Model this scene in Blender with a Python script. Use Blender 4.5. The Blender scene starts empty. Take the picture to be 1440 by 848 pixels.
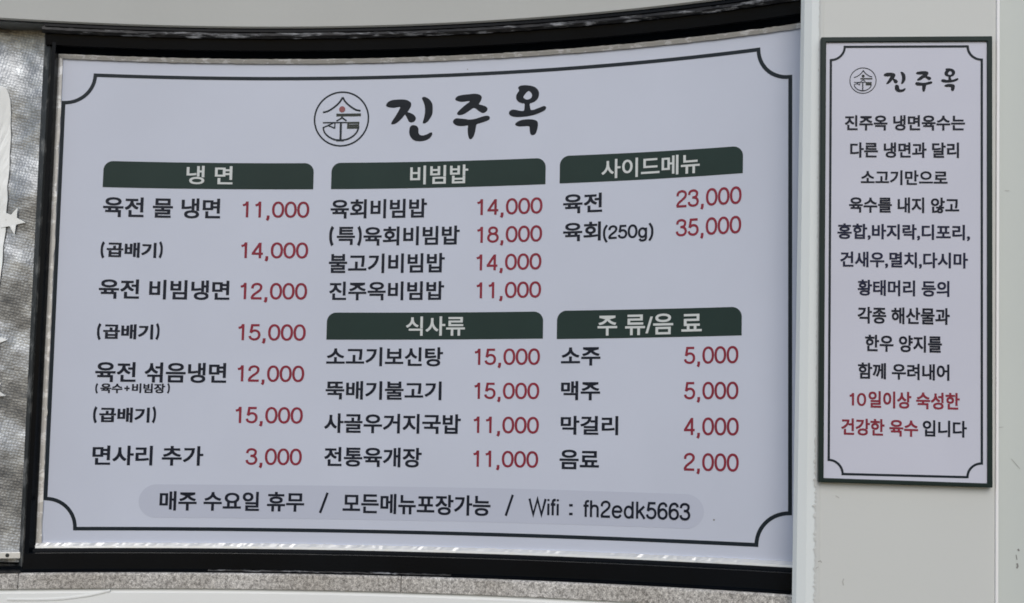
import bpy, bmesh, math, random
import numpy as np
from mathutils import Vector, Matrix
from mathutils.geometry import tessellate_polygon

random.seed(7)
rng = np.random.default_rng(11)
S = bpy.context.scene
COL = S.collection

# ------------------------------------------------------------------ camera
W_PX, H_PX, F_PX = 1440.0, 848.0, 1500.0
PITCH = math.atan2(92.0, F_PX)
ROLL = math.radians(1.0)
CAM = np.array([0.0, 0.0, 1.60])
FWD = np.array([0.0, math.cos(PITCH), math.sin(PITCH)])
R0 = np.array([1.0, 0.0, 0.0])
U0 = np.array([0.0, -math.sin(PITCH), math.cos(PITCH)])
RGT = R0 * math.cos(ROLL) + U0 * math.sin(ROLL)
UPV = -R0 * math.sin(ROLL) + U0 * math.cos(ROLL)
cd = bpy.data.cameras.new('camera')
cam = bpy.data.objects.new('camera', cd)
COL.objects.link(cam)
cam.matrix_world = Matrix((
    (RGT[0], UPV[0], -FWD[0], CAM[0]), (RGT[1], UPV[1], -FWD[1], CAM[1]),
    (RGT[2], UPV[2], -FWD[2], CAM[2]), (0, 0, 0, 1)))
cd.sensor_width = 36.0
cd.lens = 36.0 * F_PX / W_PX
cd.clip_start = 0.05
cd.clip_end = 500.0
S.camera = cam

# ------------------------------------------------------------------ light
SUN_EL, SUN_AZ = math.radians(38), math.radians(-3)   # azimuth: 0 = straight behind the camera, + = to the right
to_sun = Vector((math.sin(SUN_AZ) * math.cos(SUN_EL), -math.cos(SUN_AZ) * math.cos(SUN_EL), math.sin(SUN_EL)))
world = bpy.data.worlds.new('World')
S.world = world
world.use_nodes = True
nt = world.node_tree
bg = nt.nodes['Background']
sky = nt.nodes.new('ShaderNodeTexSky')
sky.sky_type = 'NISHITA'
sky.sun_disc = False
sky.sun_elevation = SUN_EL
sky.sun_rotation = math.atan2(to_sun.x, to_sun.y)
sky.air_density = 1.0
sky.dust_density = 1.6
sky.ozone_density = 1.0
nt.links.new(sky.outputs[0], bg.inputs['Color'])
bg.inputs['Strength'].default_value = 0.11
sd = bpy.data.lights.new('sun', 'SUN')
sd.energy = 1.1
sd.angle = math.radians(40)
sd.color = (1.0, 0.975, 0.945)
sun = bpy.data.objects.new('sun', sd)
COL.objects.link(sun)
sun.location = (2, -4, 6)
sun.rotation_euler = (-to_sun).to_track_quat('-Z', 'Y').to_euler()

vs = S.view_settings
S.cycles.filter_width = 1.7
vs.view_transform = 'Standard'
vs.look = 'None'
vs.exposure = 0.02
vs.gamma = 1.0
vs.use_curve_mapping = False


# ------------------------------------------------------------------ geometry of the place
def ray(px, py):
    d = RGT * ((px - W_PX / 2) / F_PX) + UPV * (-(py - H_PX / 2) / F_PX) + FWD
    return d / d[1]                               # one metre of depth along Y


class Surf:
    """upright ruled sheet (bent in plan) between a lower and an upper edge"""
    def __init__(self, xs, tx, ty, bx, by, height):
        self.H = height
        n = len(xs)
        rt = np.array([ray(a, b) for a, b in zip(tx, ty)])
        rb = np.array([ray(a, b) for a, b in zip(bx, by)])
        D = height / (rt[:, 2] - rb[:, 2])
        self.D = D
        self.T = CAM + rt * D[:, None]
        self.B = CAM + rb * D[:, None]
        M = (self.T + self.B) / 2
        seg = np.linalg.norm(np.diff(M, axis=0), axis=1)
        self.a = np.concatenate([[0], np.cumsum(seg)])
        tan = np.gradient(M[:, :2], self.a, axis=0)
        nrm = np.stack([tan[:, 1], -tan[:, 0], np.zeros(n)], 1)
        self.N = nrm / np.linalg.norm(nrm, axis=1)[:, None]

    def at(self, a, t, off=0.0):
        a = np.atleast_1d(np.asarray(a, float))
        t = np.atleast_1d(np.asarray(t, float))
        out = np.zeros((len(a), 3))
        for k in range(3):
            b = np.interp(a, self.a, self.B[:, k])
            u = np.interp(a, self.a, self.T[:, k])
            out[:, k] = b + (u - b) * t + np.interp(a, self.a, self.N[:, k]) * off
        return out

    def inv(self, px, py, off=0.0):
        r = ray(px, py)
        D = self.D - off
        X = r[0] * D
        Z = CAM[2] + r[2] * D
        t = (Z - self.B[:, 2]) / (self.T[:, 2] - self.B[:, 2])
        sx = self.B[:, 0] + (self.T[:, 0] - self.B[:, 0]) * t + self.N[:, 0] * off
        g = sx - X
        i = int(np.searchsorted(g, 0.0))
        i = min(max(i, 1), len(g) - 1)
        w = -g[i - 1] / (g[i] - g[i - 1])
        return self.a[i - 1] + w * (self.a[i] - self.a[i - 1]), t[i - 1] + w * (t[i] - t[i - 1])


# the bent shop front: upper and lower printed lines of the menu board, continued to both sides
_tx = [135, 250, 360, 480, 585, 720, 820, 945, 1070]
_ty = [104.5, 107.5, 108.8, 109.2, 107.3, 100.5, 94.0, 82.8, 69.2]
_bx = [107, 230, 360, 540, 720, 900, 1070]
_by = [743.5, 744.2, 745.0, 748.0, 752.4, 758.6, 766.5]
ft = np.polyfit(_tx, _ty, 3)
fb = np.polyfit(_bx, _by, 2)
xs = np.linspace(-260, 1330, 500)
lean = np.interp(xs, [-260, 78, 140, 460, 790, 1043, 1109, 1330], [.062, .050, .0486, .030, .014, .008, .0025, 0])
ty_ = np.polyval(ft, xs)
by0 = np.polyval(fb, xs)
bxs = xs - lean * (by0 - ty_)
by_ = np.polyval(fb, bxs)
BOARD = Surf(xs, xs, ty_, bxs, by_, 1.0)

# the flat front of the pillar, measured on the corners of the notice
_sx = np.linspace(1000, 2900, 20)
q = (_sx - 1154.5) / 240.0
SIGN = Surf(_sx, 1154.5 + 240 * q, 53 - 1.5 * q, 1150.5 + 244.5 * q, 677.8 + 7.9 * q, 0.835)


# ------------------------------------------------------------------ materials
def new_mat(name):
    m = bpy.data.materials.new(name)
    m.use_nodes = True
    t = m.node_tree
    return m, t, t.nodes, t.links, t.nodes['Principled BSDF']


def coords(n, l, scale=(1, 1, 1)):
    tc = n.new('ShaderNodeTexCoord')
    mp = n.new('ShaderNodeMapping')
    mp.inputs['Scale'].default_value = scale
    l.new(tc.outputs['Object'], mp.inputs['Vector'])
    return mp.outputs[0]


def noise(n, l, vec, scale, detail=4, rough=.55):
    x = n.new('ShaderNodeTexNoise')
    x.inputs['Scale'].default_value = scale
    x.inputs['Detail'].default_value = detail
    x.inputs['Roughness'].default_value = rough
    l.new(vec, x.inputs['Vector'])
    return x.outputs['Fac']


def ramp(n, l, fac, stops):
    r = n.new('ShaderNodeValToRGB')
    e = r.color_ramp.elements
    while len(e) < len(stops):
        e.new(0.5)
    for k, (p, c) in enumerate(stops):
        e[k].position = p
        e[k].color = c if len(c) == 4 else (*c, 1)
    l.new(fac, r.inputs[0])
    return r.outputs[0]


def mix(n, l, fac, a, b, mode='MIX'):
    x = n.new('ShaderNodeMix')
    x.data_type = 'RGBA'
    x.blend_type = mode
    if isinstance(fac, float):
        x.inputs[0].default_value = fac
    else:
        l.new(fac, x.inputs[0])
    for i, v in ((6, a), (7, b)):
        if isinstance(v, tuple):
            x.inputs[i].default_value = (*v, 1)
        else:
            l.new(v, x.inputs[i])
    return x.outputs[2]


def bump(n, l, b, h, strength, dist):
    x = n.new('ShaderNodeBump')
    x.inputs['Strength'].default_value = strength
    x.inputs['Distance'].default_value = dist
    l.new(h, x.inputs['Height'])
    l.new(x.outputs[0], b.inputs['Normal'])


def mottled(name, c, dc, rough, scale=3.0, grain=0.0, spec=0.5, metal=0.0, sc=(1, 1, 1), bdist=0.001):
    m, t, n, l, b = new_mat(name)
    v = coords(n, l, sc)
    f = noise(n, l, v, scale, 6)
    col = ramp(n, l, f, [(0.32, tuple(x * (1 - dc) for x in c)), (0.68, tuple(min(1, x * (1 + dc)) for x in c))])
    l.new(col, b.inputs['Base Color'])
    rr = n.new('ShaderNodeMapRange')
    rr.inputs[3].default_value = rough - .07
    rr.inputs[4].default_value = rough + .07
    l.new(noise(n, l, v, scale * 2.7, 4), rr.inputs[0])
    l.new(rr.outputs[0], b.inputs['Roughness'])
    b.inputs['Metallic'].default_value = metal
    b.inputs['Specular IOR Level'].default_value = spec
    if grain:
        bump(n, l, b, noise(n, l, v, scale * 40, 3), grain, bdist)
    return m


def scuffed(name, base, wear, sc, lo, hi, rough, wear_rough, scale=6.0, spec=.5, metal=0.0):
    """paint or metal with lighter scuff marks where a stretched noise is high"""
    m, t, n, l, b = new_mat(name)
    v = coords(n, l, sc)
    big = noise(n, l, v, scale, 8, .7)
    f = ramp(n, l, big, [(lo, (0, 0, 0)), (hi, (1, 1, 1))])
    l.new(mix(n, l, f, base, wear), b.inputs['Base Color'])
    l.new(mix(n, l, f, (rough,) * 3, (wear_rough,) * 3), b.inputs['Roughness'])
    b.inputs['Specular IOR Level'].default_value = spec
    b.inputs['Metallic'].default_value = metal
    bump(n, l, b, noise(n, l, v, scale * 3, 5), .25, .002)
    return m


M = {}
M['board'] = mottled('printed_white_sheet', (.580, .625, .735), .035, .42, 2.2, .05, .35)
M['notice'] = mottled('notice_white_sheet', (.605, .625, .725), .03, .42, 3.0, .05, .35)
M['ink'] = mottled('dark_ink', (.007, .011, .023), .12, .5, 9, 0, .22)
M['navy_ink'] = mottled('navy_ink', (.009, .013, .040), .12, .5, 9, 0, .22)
M['title_ink'] = mottled('brush_ink', (.005, .009, .016), .15, .5, 9, 0, .22)
M['red_ink'] = mottled('red_ink', (.255, .027, .048), .10, .5, 9, 0, .22)
M['line_ink'] = mottled('border_ink', (.010, .018, .026), .12, .5, 9, 0, .22)
M['bar'] = mottled('green_print', (.016, .036, .032), .10, .5, 5, 0, .22)
M['white_ink'] = mottled('white_print', (.62, .66, .66), .03, .45, 6, 0, .35)
M['band'] = mottled('grey_print', (.515, .555, .665), .02, .42, 3, 0, .35)
M['emblem_green'] = mottled('olive_print', (.040, .048, .042), .1, .5, 9, 0, .22)
M['red_dot'] = mottled('emblem_red', (.27, .085, .09), .08, .45, 9, 0, .35)
M['frame_green'] = mottled('dark_green_frame', (.008, .021, .019), .15, .42, 8, 0, .25)
M['trim'] = scuffed('worn_edge_strip', (.60, .59, .555), (.98, .98, .97), (1.0, 1.0, 1.4), .54, .58, .38, .22, 44, .6, .15)
M['trim_bright'] = scuffed('bright_edge_strip', (.70, .71, .70), (.28, .28, .25), (1.0, 1.0, 3.0), .60, .74, .22, .5, 14, .8, .25)
M['black'] = mottled('black_coated_metal', (.0028, .0042, .0062), .25, .24, 5, .1, .08)
M['black_worn'] = scuffed('scuffed_black_metal', (.006, .007, .009), (.42, .44, .47), (1.6, 1.6, 9.0), .53, .72, .36, .5, 11, .3)
M['grey_worn'] = scuffed('worn_grey_gasket', (.030, .034, .036), (.24, .25, .25), (3, 3, 1.0), .52, .68, .42, .4, 11, .5)
M['paint'] = mottled('white_paint', (.645, .668, .65), .022, .5, 1.8, .10, .4, bdist=.0015)
M['paint_strip'] = mottled('cool_white_strip_paint', (.83, .885, .885), .015, .42, 2.0, .08, .45, bdist=.001)
M['paint_wall'] = mottled('grey_white_paint', (.60, .645, .62), .03, .5, 1.4, .10, .4, bdist=.0015)
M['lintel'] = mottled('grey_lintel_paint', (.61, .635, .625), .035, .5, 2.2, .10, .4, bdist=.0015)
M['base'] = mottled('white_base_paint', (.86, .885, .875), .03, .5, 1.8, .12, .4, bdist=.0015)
M['edge_white'] = mottled('glossy_highlight_bead', (.98, .985, .985), .005, .32, 3, 0, .9, 0.0)  # near-white base paints in the highlight along the pillar edge
M['nick'] = mottled('paint_nick', (.47, .475, .46), .2, .8, 30)
M['dirt'] = mottled('dark_smudge', (.27, .27, .26), .2, .8, 30)
M['foil_white'] = mottled('foil_print_and_glare', (.93, .96, .95), .02, .38, 6, .1, .5)  # stars are print; the large patch uses this white as painted glare
M['alu'] = mottled('dull_aluminium', (.62, .63, .62), .06, .36, 6, .1, .5, .35)


def granite():
    m, t, n, l, b = new_mat('speckled_granite')
    v = coords(n, l)
    f = noise(n, l, v, 150, 3, .7)
    g = noise(n, l, v, 420, 2, .6)
    c1 = ramp(n, l, f, [(.36, (.32, .31, .295)), (.50, (.66, .645, .62)), (.66, (.88, .865, .84))])
    c2 = ramp(n, l, g, [(.38, (.35, .35, .35)), (.60, (1.1, 1.1, 1.08))])
    st = ramp(n, l, noise(n, l, v, 6, 5), [(.3, (.72, .70, .67)), (.65, (1, 1, 1))])
    c = mix(n, l, .75, c1, c2, 'MULTIPLY')
    l.new(mix(n, l, 1.0, c, st, 'MULTIPLY'), b.inputs['Base Color'])
    b.inputs['Roughness'].default_value = .55
    bump(n, l, b, f, .3, .001)
    return m


def foil():
    m, t, n, l, b = new_mat('silver_bubble_foil')
    tc = n.new('ShaderNodeTexCoord')
    vor = n.new('ShaderNodeTexVoronoi')
    vor.inputs['Scale'].default_value = 1.0
    vor.inputs['Randomness'].default_value = .42
    mp = n.new('ShaderNodeMapping')
    mp.inputs['Scale'].default_value = (165, 165, 1)
    mp.inputs['Rotation'].default_value = (0, 0, .2)
    l.new(tc.outputs['UV'], mp.inputs['Vector'])
    l.new(mp.outputs[0], vor.inputs['Vector'])
    v = coords(n, l)
    f = noise(n, l, v, 26, 8, .75)
    col = ramp(n, l, f, [(.30, (.22, .235, .25)), (.50, (.31, .33, .35)), (.72, (.58, .62, .645))])
    dots = ramp(n, l, vor.outputs['Distance'], [(.10, (1.12, 1.12, 1.12)), (.60, (.84, .84, .84))])
    l.new(mix(n, l, 1.0, col, dots, 'MULTIPLY'), b.inputs['Base Color'])
    b.inputs['Metallic'].default_value = .6
    b.inputs['Roughness'].default_value = .34
    h = n.new('ShaderNodeMath')
    h.operation = 'MULTIPLY_ADD'
    h.inputs[1].default_value = -1.0
    l.new(vor.outputs['Distance'], h.inputs[0])
    l.new(noise(n, l, v, 60, 4, .7), h.inputs[2])
    bump(n, l, b, h.outputs[0], .30, .0018)
    return m


M['granite'] = granite()
M['foil'] = foil()


# ------------------------------------------------------------------ object helpers
def link(name, me, mat=None, parent=None):
    o = bpy.data.objects.new(name, me)
    COL.objects.link(o)
    if mat is not None:
        me.materials.append(mat)
    if parent is not None:
        o.parent = parent
        o.matrix_parent_inverse = parent.matrix_world.inverted()
    return o


def thing(name, loc, label, cat):
    o = bpy.data.objects.new(name, None)
    o.empty_display_size = .05
    COL.objects.link(o)
    o.location = [float(x) for x in loc]
    o.matrix_world = Matrix.Translation(o.location)
    o['label'] = label
    o['category'] = cat
    return o


def mesh_of(verts, faces, smooth=False):
    me = bpy.data.meshes.new('mesh')
    me.from_pydata([tuple(map(float, v)) for v in verts], [], faces)
    me.validate()
    me.update()
    if smooth:
        for p in me.polygons:
            p.use_smooth = True
    return me


def sweep(surf, prof, a0, a1, n=80, closed=True, jitter=0.0):
    """run a cross-section of (t, offset) points along the bent wall; closed solids get end caps"""
    V, F = [], []
    k = len(prof)
    aa = np.linspace(a0, a1, n)
    for i, a in enumerate(aa):
        for (t, off) in prof:
            tt = t + (rng.normal() * jitter if jitter else 0)
            V.append(surf.at(a, tt, off)[0])
    for i in range(n - 1):
        for j in range(k if closed else k - 1):
            j2 = (j + 1) % k
            F.append((i * k + j, (i + 1) * k + j, (i + 1) * k + j2, i * k + j2))
    if closed:
        F.append(tuple(range(k)))
        F.append(tuple((n - 1) * k + j for j in reversed(range(k))))
    me = mesh_of(V, F)
    bm = bmesh.new()
    bm.from_mesh(me)
    bmesh.ops.recalc_face_normals(bm, faces=bm.faces)
    bm.to_mesh(me)
    bm.free()
    return me


def column(surf, prof, ts, n=None, closed=True):
    """run a cross-section of (a at bottom, a at top, offset) points up the wall"""
    V, F = [], []
    k = len(prof)
    for t in ts:
        f = (t - ts[0]) / (ts[-1] - ts[0])
        for (ab, at, off) in prof:
            V.append(surf.at(ab + (at - ab) * f, t, off)[0])
    n = len(ts)
    for i in range(n - 1):
        for j in range(k if closed else k - 1):
            j2 = (j + 1) % k
            F.append((i * k + j, (i + 1) * k + j, (i + 1) * k + j2, i * k + j2))
    if closed:
        F.append(tuple(range(k)))
        F.append(tuple((n - 1) * k + j for j in reversed(range(k))))
    me = mesh_of(V, F)
    bm = bmesh.new()
    bm.from_mesh(me)
    bmesh.ops.recalc_face_normals(bm, faces=bm.faces)
    bm.to_mesh(me)
    bm.free()
    return me


def bevel(o, w, seg=2):
    m = o.modifiers.new('bevel', 'BEVEL')
    m.width = w
    m.segments = seg
    m.limit_method = 'ANGLE'
    m.angle_limit = math.radians(25)
    return o


# ---- flat print: polygons in a plane, later laid on a surface
class Ink:
    def __init__(self):
        self.v, self.f, self.lift = [], [], []
        self.n = 0

    def poly(self, pts, holes=()):
        loops = [[Vector((x, y, 0)) for x, y in pts]] + [[Vector((x, y, 0)) for x, y in h] for h in holes]
        base = len(self.v)
        for lp in loops:
            for p in lp:
                self.v.append((p.x, p.y))
                self.lift.append(self.n)
        for tri in tessellate_polygon(loops):
            self.f.append(tuple(base + i for i in tri))
        self.n += 1

    def stroke(self, pts, w, closed=False, cap=0.0):
        P = [np.array(p, float) for p in pts]
        n = len(P)
        L, R = [], []
        for i in range(n):
            if closed:
                d1, d2 = P[i] - P[i - 1], P[(i + 1) % n] - P[i]
            else:
                d1 = P[i] - P[i - 1] if i else P[1] - P[0]
                d2 = P[i + 1] - P[i] if i < n - 1 else P[-1] - P[-2]
            d1 = d1 / (np.linalg.norm(d1) + 1e-9)
            d2 = d2 / (np.linalg.norm(d2) + 1e-9)
            n1, n2 = np.array([-d1[1], d1[0]]), np.array([-d2[1], d2[0]])
            m = n1 + n2
            m = m / (np.linalg.norm(m) + 1e-9)
            k = min(1.0 / max(m @ n1, .35), 2.6)
            q_ = P[i].copy()
            if not closed and cap:
                if i == 0:
                    q_ = q_ - d1 * cap
                if i == n - 1:
                    q_ = q_ + d2 * cap
            L.append(q_ + m * k * w / 2)
            R.append(q_ - m * k * w / 2)
        base = len(self.v)
        for a, b in zip(L, R):
            self.v += [tuple(a), tuple(b)]
            self.lift += [self.n, self.n]
        for i in range(n if closed else n - 1):
            j = (i + 1) % n
            self.f.append((base + 2 * i, base + 2 * i + 1, base + 2 * j + 1, base + 2 * j))
        self.n += 1

    def bounds(self):
        v = np.array(self.v)
        return v[:, 0].min(), v[:, 0].max(), v[:, 1].min(), v[:, 1].max()


def smooth(pts, closed=False, k=5):
    P = [np.array(p, float) for p in pts]
    n = len(P)
    out = []
    for i in range(n if closed else n - 1):
        if closed:
            p0, p1, p2, p3 = P[i - 1], P[i], P[(i + 1) % n], P[(i + 2) % n]
        else:
            p1, p2 = P[i], P[i + 1]
            p0 = P[i - 1] if i else 2 * p1 - p2
            p3 = P[i + 2] if i + 2 < n else 2 * p2 - p1
        for j in range(k):
            t = j / k
            out.append(.5 * (2 * p1 + (p2 - p0) * t + (2 * p0 - 5 * p1 + 4 * p2 - p3) * t * t
                             + (3 * p1 - p0 - 3 * p2 + p3) * t ** 3))
    if not closed:
        out.append(P[-1])
    return [tuple(p) for p in out]


def lay(name, ink, surf, fn, mat, parent, lift=.0006):
    """put print on the surface: fn maps a flat point to (a, t)"""
    v = np.array(ink.v)
    a, t = fn(v[:, 0], v[:, 1])
    off = lift + np.array(ink.lift) * .00004
    P = surf.at(a, t, 0.0)
    for k in range(3):
        P[:, k] += np.interp(a, surf.a, surf.N[:, k]) * off
    me = mesh_of(P, ink.f)
    bm = bmesh.new()
    bm.from_mesh(me)
    want = Vector((0, -1, 0))
    for f in bm.faces:
        f.normal_update()
        if f.normal.dot(want) < 0:
            f.normal_flip()
    bm.to_mesh(me)
    bm.free()
    return link(name, me, mat, parent)


def fit(surf, box_flat, x0, x1, y0, y1):
    """flat box -> photo box centred on its middle row, kept level on the surface"""
    fx0, fx1, fy0, fy1 = box_flat
    ym, xm = (y0 + y1) / 2, (x0 + x1) / 2
    aL, _ = surf.inv(x0, ym)
    aR, _ = surf.inv(x1, ym)
    _, tT = surf.inv(xm, y0)
    _, tB = surf.inv(xm, y1)

    def fn(x, y):
        return aL + (x - fx0) / (fx1 - fx0) * (aR - aL), tB + (y - fy0) / (fy1 - fy0) * (tT - tB)
    return fn


def hangul(body, weight=.014, heavy=.015):
    c = bpy.data.curves.new('text', 'FONT')
    c.body = body
    c.offset = weight
    c.resolution_u = 4
    o = bpy.data.objects.new('text', c)
    COL.objects.link(o)
    dg = bpy.context.evaluated_depsgraph_get()
    dg.update()
    me = o.evaluated_get(dg).to_mesh()
    k = Ink()
    v0 = [(v.co.x, v.co.y) for v in me.vertices]
    f0 = [tuple(p.vertices) for p in me.polygons]
    shifts = [(heavy, heavy * .7), (-heavy, heavy * .7), (-heavy, -heavy * .7), (heavy, -heavy * .7)] if heavy else [(0, 0)]
    for i, (dx, dy) in enumerate(shifts):
        b = len(k.v)
        k.v += [(x + dx, y + dy) for x, y in v0]
        k.f += [tuple(b + j for j in f) for f in f0]
        k.lift += [i] * len(v0)
    o.evaluated_get(dg).to_mesh_clear()
    bpy.data.objects.remove(o)
    bpy.data.curves.remove(c)
    return k


def ell(cx, cy, rx, ry, p=2.25, n=36):
    out = []
    for i in range(n):
        a = 2 * math.pi * i / n
        c, s = math.cos(a), math.sin(a)
        out.append((cx + rx * math.copysign(abs(c) ** (2 / p), c), cy + ry * math.copysign(abs(s) ** (2 / p), s)))
    return out


# plain sans-serif figures and letters, one unit high; c = curved, l = straight, o = closed
GLYPH = {
    '0': (.70, [('o', ell(.35, .5, .27, .44, 2.2))]),
    '1': (.70, [('l', [(.40, 0), (.40, 1.0)]), ('c', [(.15, .765), (.28, .80), (.36, .88), (.385, .97)])]),
    '2': (.70, [('c', [(.095, .66), (.115, .79), (.19, .89), (.345, .94), (.49, .905), (.575, .81), (.58, .69), (.53, .58), (.42, .47), (.28, .36), (.16, .25), (.10, .14), (.085, .06)]), ('l', [(.045, .06), (.63, .06)])]),
    '3': (.70, [('c', [(.085, .70), (.11, .83), (.20, .915), (.33, .94), (.46, .91), (.545, .83), (.55, .71), (.50, .60), (.40, .55), (.27, .54)]), ('c', [(.27, .54), (.42, .525), (.54, .45), (.595, .31), (.565, .18), (.475, .09), (.335, .06), (.20, .085), (.10, .17), (.07, .29)])]),
    '4': (.70, [('l', [(.49, 0), (.49, .98)]), ('l', [(.47, .93), (.09, .29)]), ('l', [(.03, .285), (.65, .285)])]),
    '5': (.70, [('l', [(.60, .935), (.195, .935), (.125, .47)]), ('c', [(.125, .475), (.21, .57), (.34, .61), (.47, .58), (.565, .48), (.595, .335), (.565, .2), (.48, .1), (.35, .06), (.21, .085), (.11, .16), (.075, .27)])]),
    '6': (.70, [('c', [(.58, .74), (.54, .86), (.45, .93), (.35, .94), (.22, .89), (.13, .76), (.095, .6), (.088, .45), (.095, .32), (.14, .17), (.23, .085), (.35, .06), (.47, .09), (.565, .19), (.595, .325), (.565, .46), (.48, .555), (.36, .59), (.23, .55), (.13, .44), (.095, .32)])]),
    '8': (.70, [('o', ell(.35, .745, .215, .195, 2.1)), ('o', ell(.35, .305, .265, .245, 2.1))]),
    ',': (.37, [('l', [(.175, .13), (.175, .0), (.155, -.10), (.11, -.17)])]),
    'W': (1.30, [('l', [(.06, 1.0), (.35, .02), (.65, .97), (.95, .02), (1.24, 1.0)])]),
    'i': (.30, [('l', [(.15, 0), (.15, .72)]), ('l', [(.15, .87), (.15, 1.0)])]),
    'f': (.38, [('c', [(.17, 0), (.17, .4), (.17, .78), (.20, .90), (.28, .945), (.38, .94)]), ('l', [(.02, .67), (.36, .67)])]),
    'h': (.72, [('l', [(.13, 0), (.13, 1.0)]), ('c', [(.13, .46), (.18, .60), (.28, .675), (.39, .68), (.50, .64), (.55, .53), (.555, .40), (.555, .2), (.555, 0)])]),
    'e': (.76, [('l', [(.11, .375), (.655, .375)]), ('c', [(.655, .375), (.62, .54), (.52, .65), (.38, .685), (.23, .64), (.14, .53), (.11, .365), (.14, .19), (.23, .08), (.38, .04), (.51, .075), (.62, .19)])]),
    'd': (.76, [('l', [(.60, 0), (.60, 1.0)]), ('o', ell(.355, .365, .245, .32, 2.1))]),
    'k': (.68, [('l', [(.13, 0), (.13, 1.0)]), ('l', [(.57, .73), (.13, .32)]), ('l', [(.28, .46), (.60, 0)])]),
    'g': (.76, [('o', ell(.355, .365, .245, .32, 2.1)), ('c', [(.60, .73), (.60, .3), (.60, -.02), (.57, -.13), (.48, -.205), (.36, -.225), (.23, -.195), (.14, -.10)])]),
    '(': (.42, [('c', [(.34, 1.05), (.21, .83), (.145, .62), (.135, .40), (.15, .18), (.22, -.04), (.34, -.25)])]),
    ')': (.42, [('c', [(.08, 1.05), (.21, .83), (.275, .62), (.285, .40), (.27, .18), (.20, -.04), (.08, -.25)])]),
    ':': (.36, [('l', [(.18, .02), (.18, .17)]), ('l', [(.18, .53), (.18, .68)])]),
    '+': (.7, [('l', [(.35, .1), (.35, .7)]), ('l', [(.05, .4), (.65, .4)])]),
    '/': (.50, [('l', [(.02, -.05), (.46, 1.05)])]),
}


def latin(body, w=.118):
    k = Ink()
    x = 0.0
    for ch in body:
        adv, parts = GLYPH[ch]
        for kind, pts in parts:
            p = [(x + a, b) for a, b in pts]
            if kind == 'c':
                k.stroke(smooth(p, k=4), w)
            elif kind == 'o':
                k.stroke(p, w, closed=True)
            else:
                k.stroke(p, w * (1.12 if ch in ',:' else 1.0))
        x += adv
    return k


def put_hangul(name, body, surf, x0, x1, y0, y1, mat, parent, weight=.014, lift=.0006, heavy=.014):
    k = hangul(body, weight, heavy)
    return lay(name, k, surf, fit(surf, k.bounds(), x0, x1, y0, y1), mat, parent, lift)


def put_mixed(name, bits, surf, mat, parent, lift=.0006):
    """one printed word made of several runs: (kind, text, x0, x1, y0, y1)"""
    out = Ink()
    for kind, body, x0, x1, y0, y1 in bits:
        sm = (y1 - y0) < 24
        k = hangul(body, .015 if sm else .012, .019 if sm else .013) if kind == 'h' else latin(body, .27 if body in '()' else .18)
        a, t = fit(surf, k.bounds(), x0, x1, y0, y1)(*np.array(k.v).T)
        b = len(out.v)
        out.v += list(zip(a, t))
        out.f += [tuple(b + i for i in f) for f in k.f]
        out.lift += k.lift
    return lay(name, out, surf, lambda x, y: (x, y), mat, parent, lift)


def put_latin(name, body, surf, x0, x1, y0, y1, mat, parent, w=.118, lift=.0006):
    k = latin(body, w)
    b = k.bounds()
    return lay(name, k, surf, fit(surf, (b[0], b[1], 0.0, 1.0), x0, x1, y0, y1), mat, parent, lift)


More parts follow.
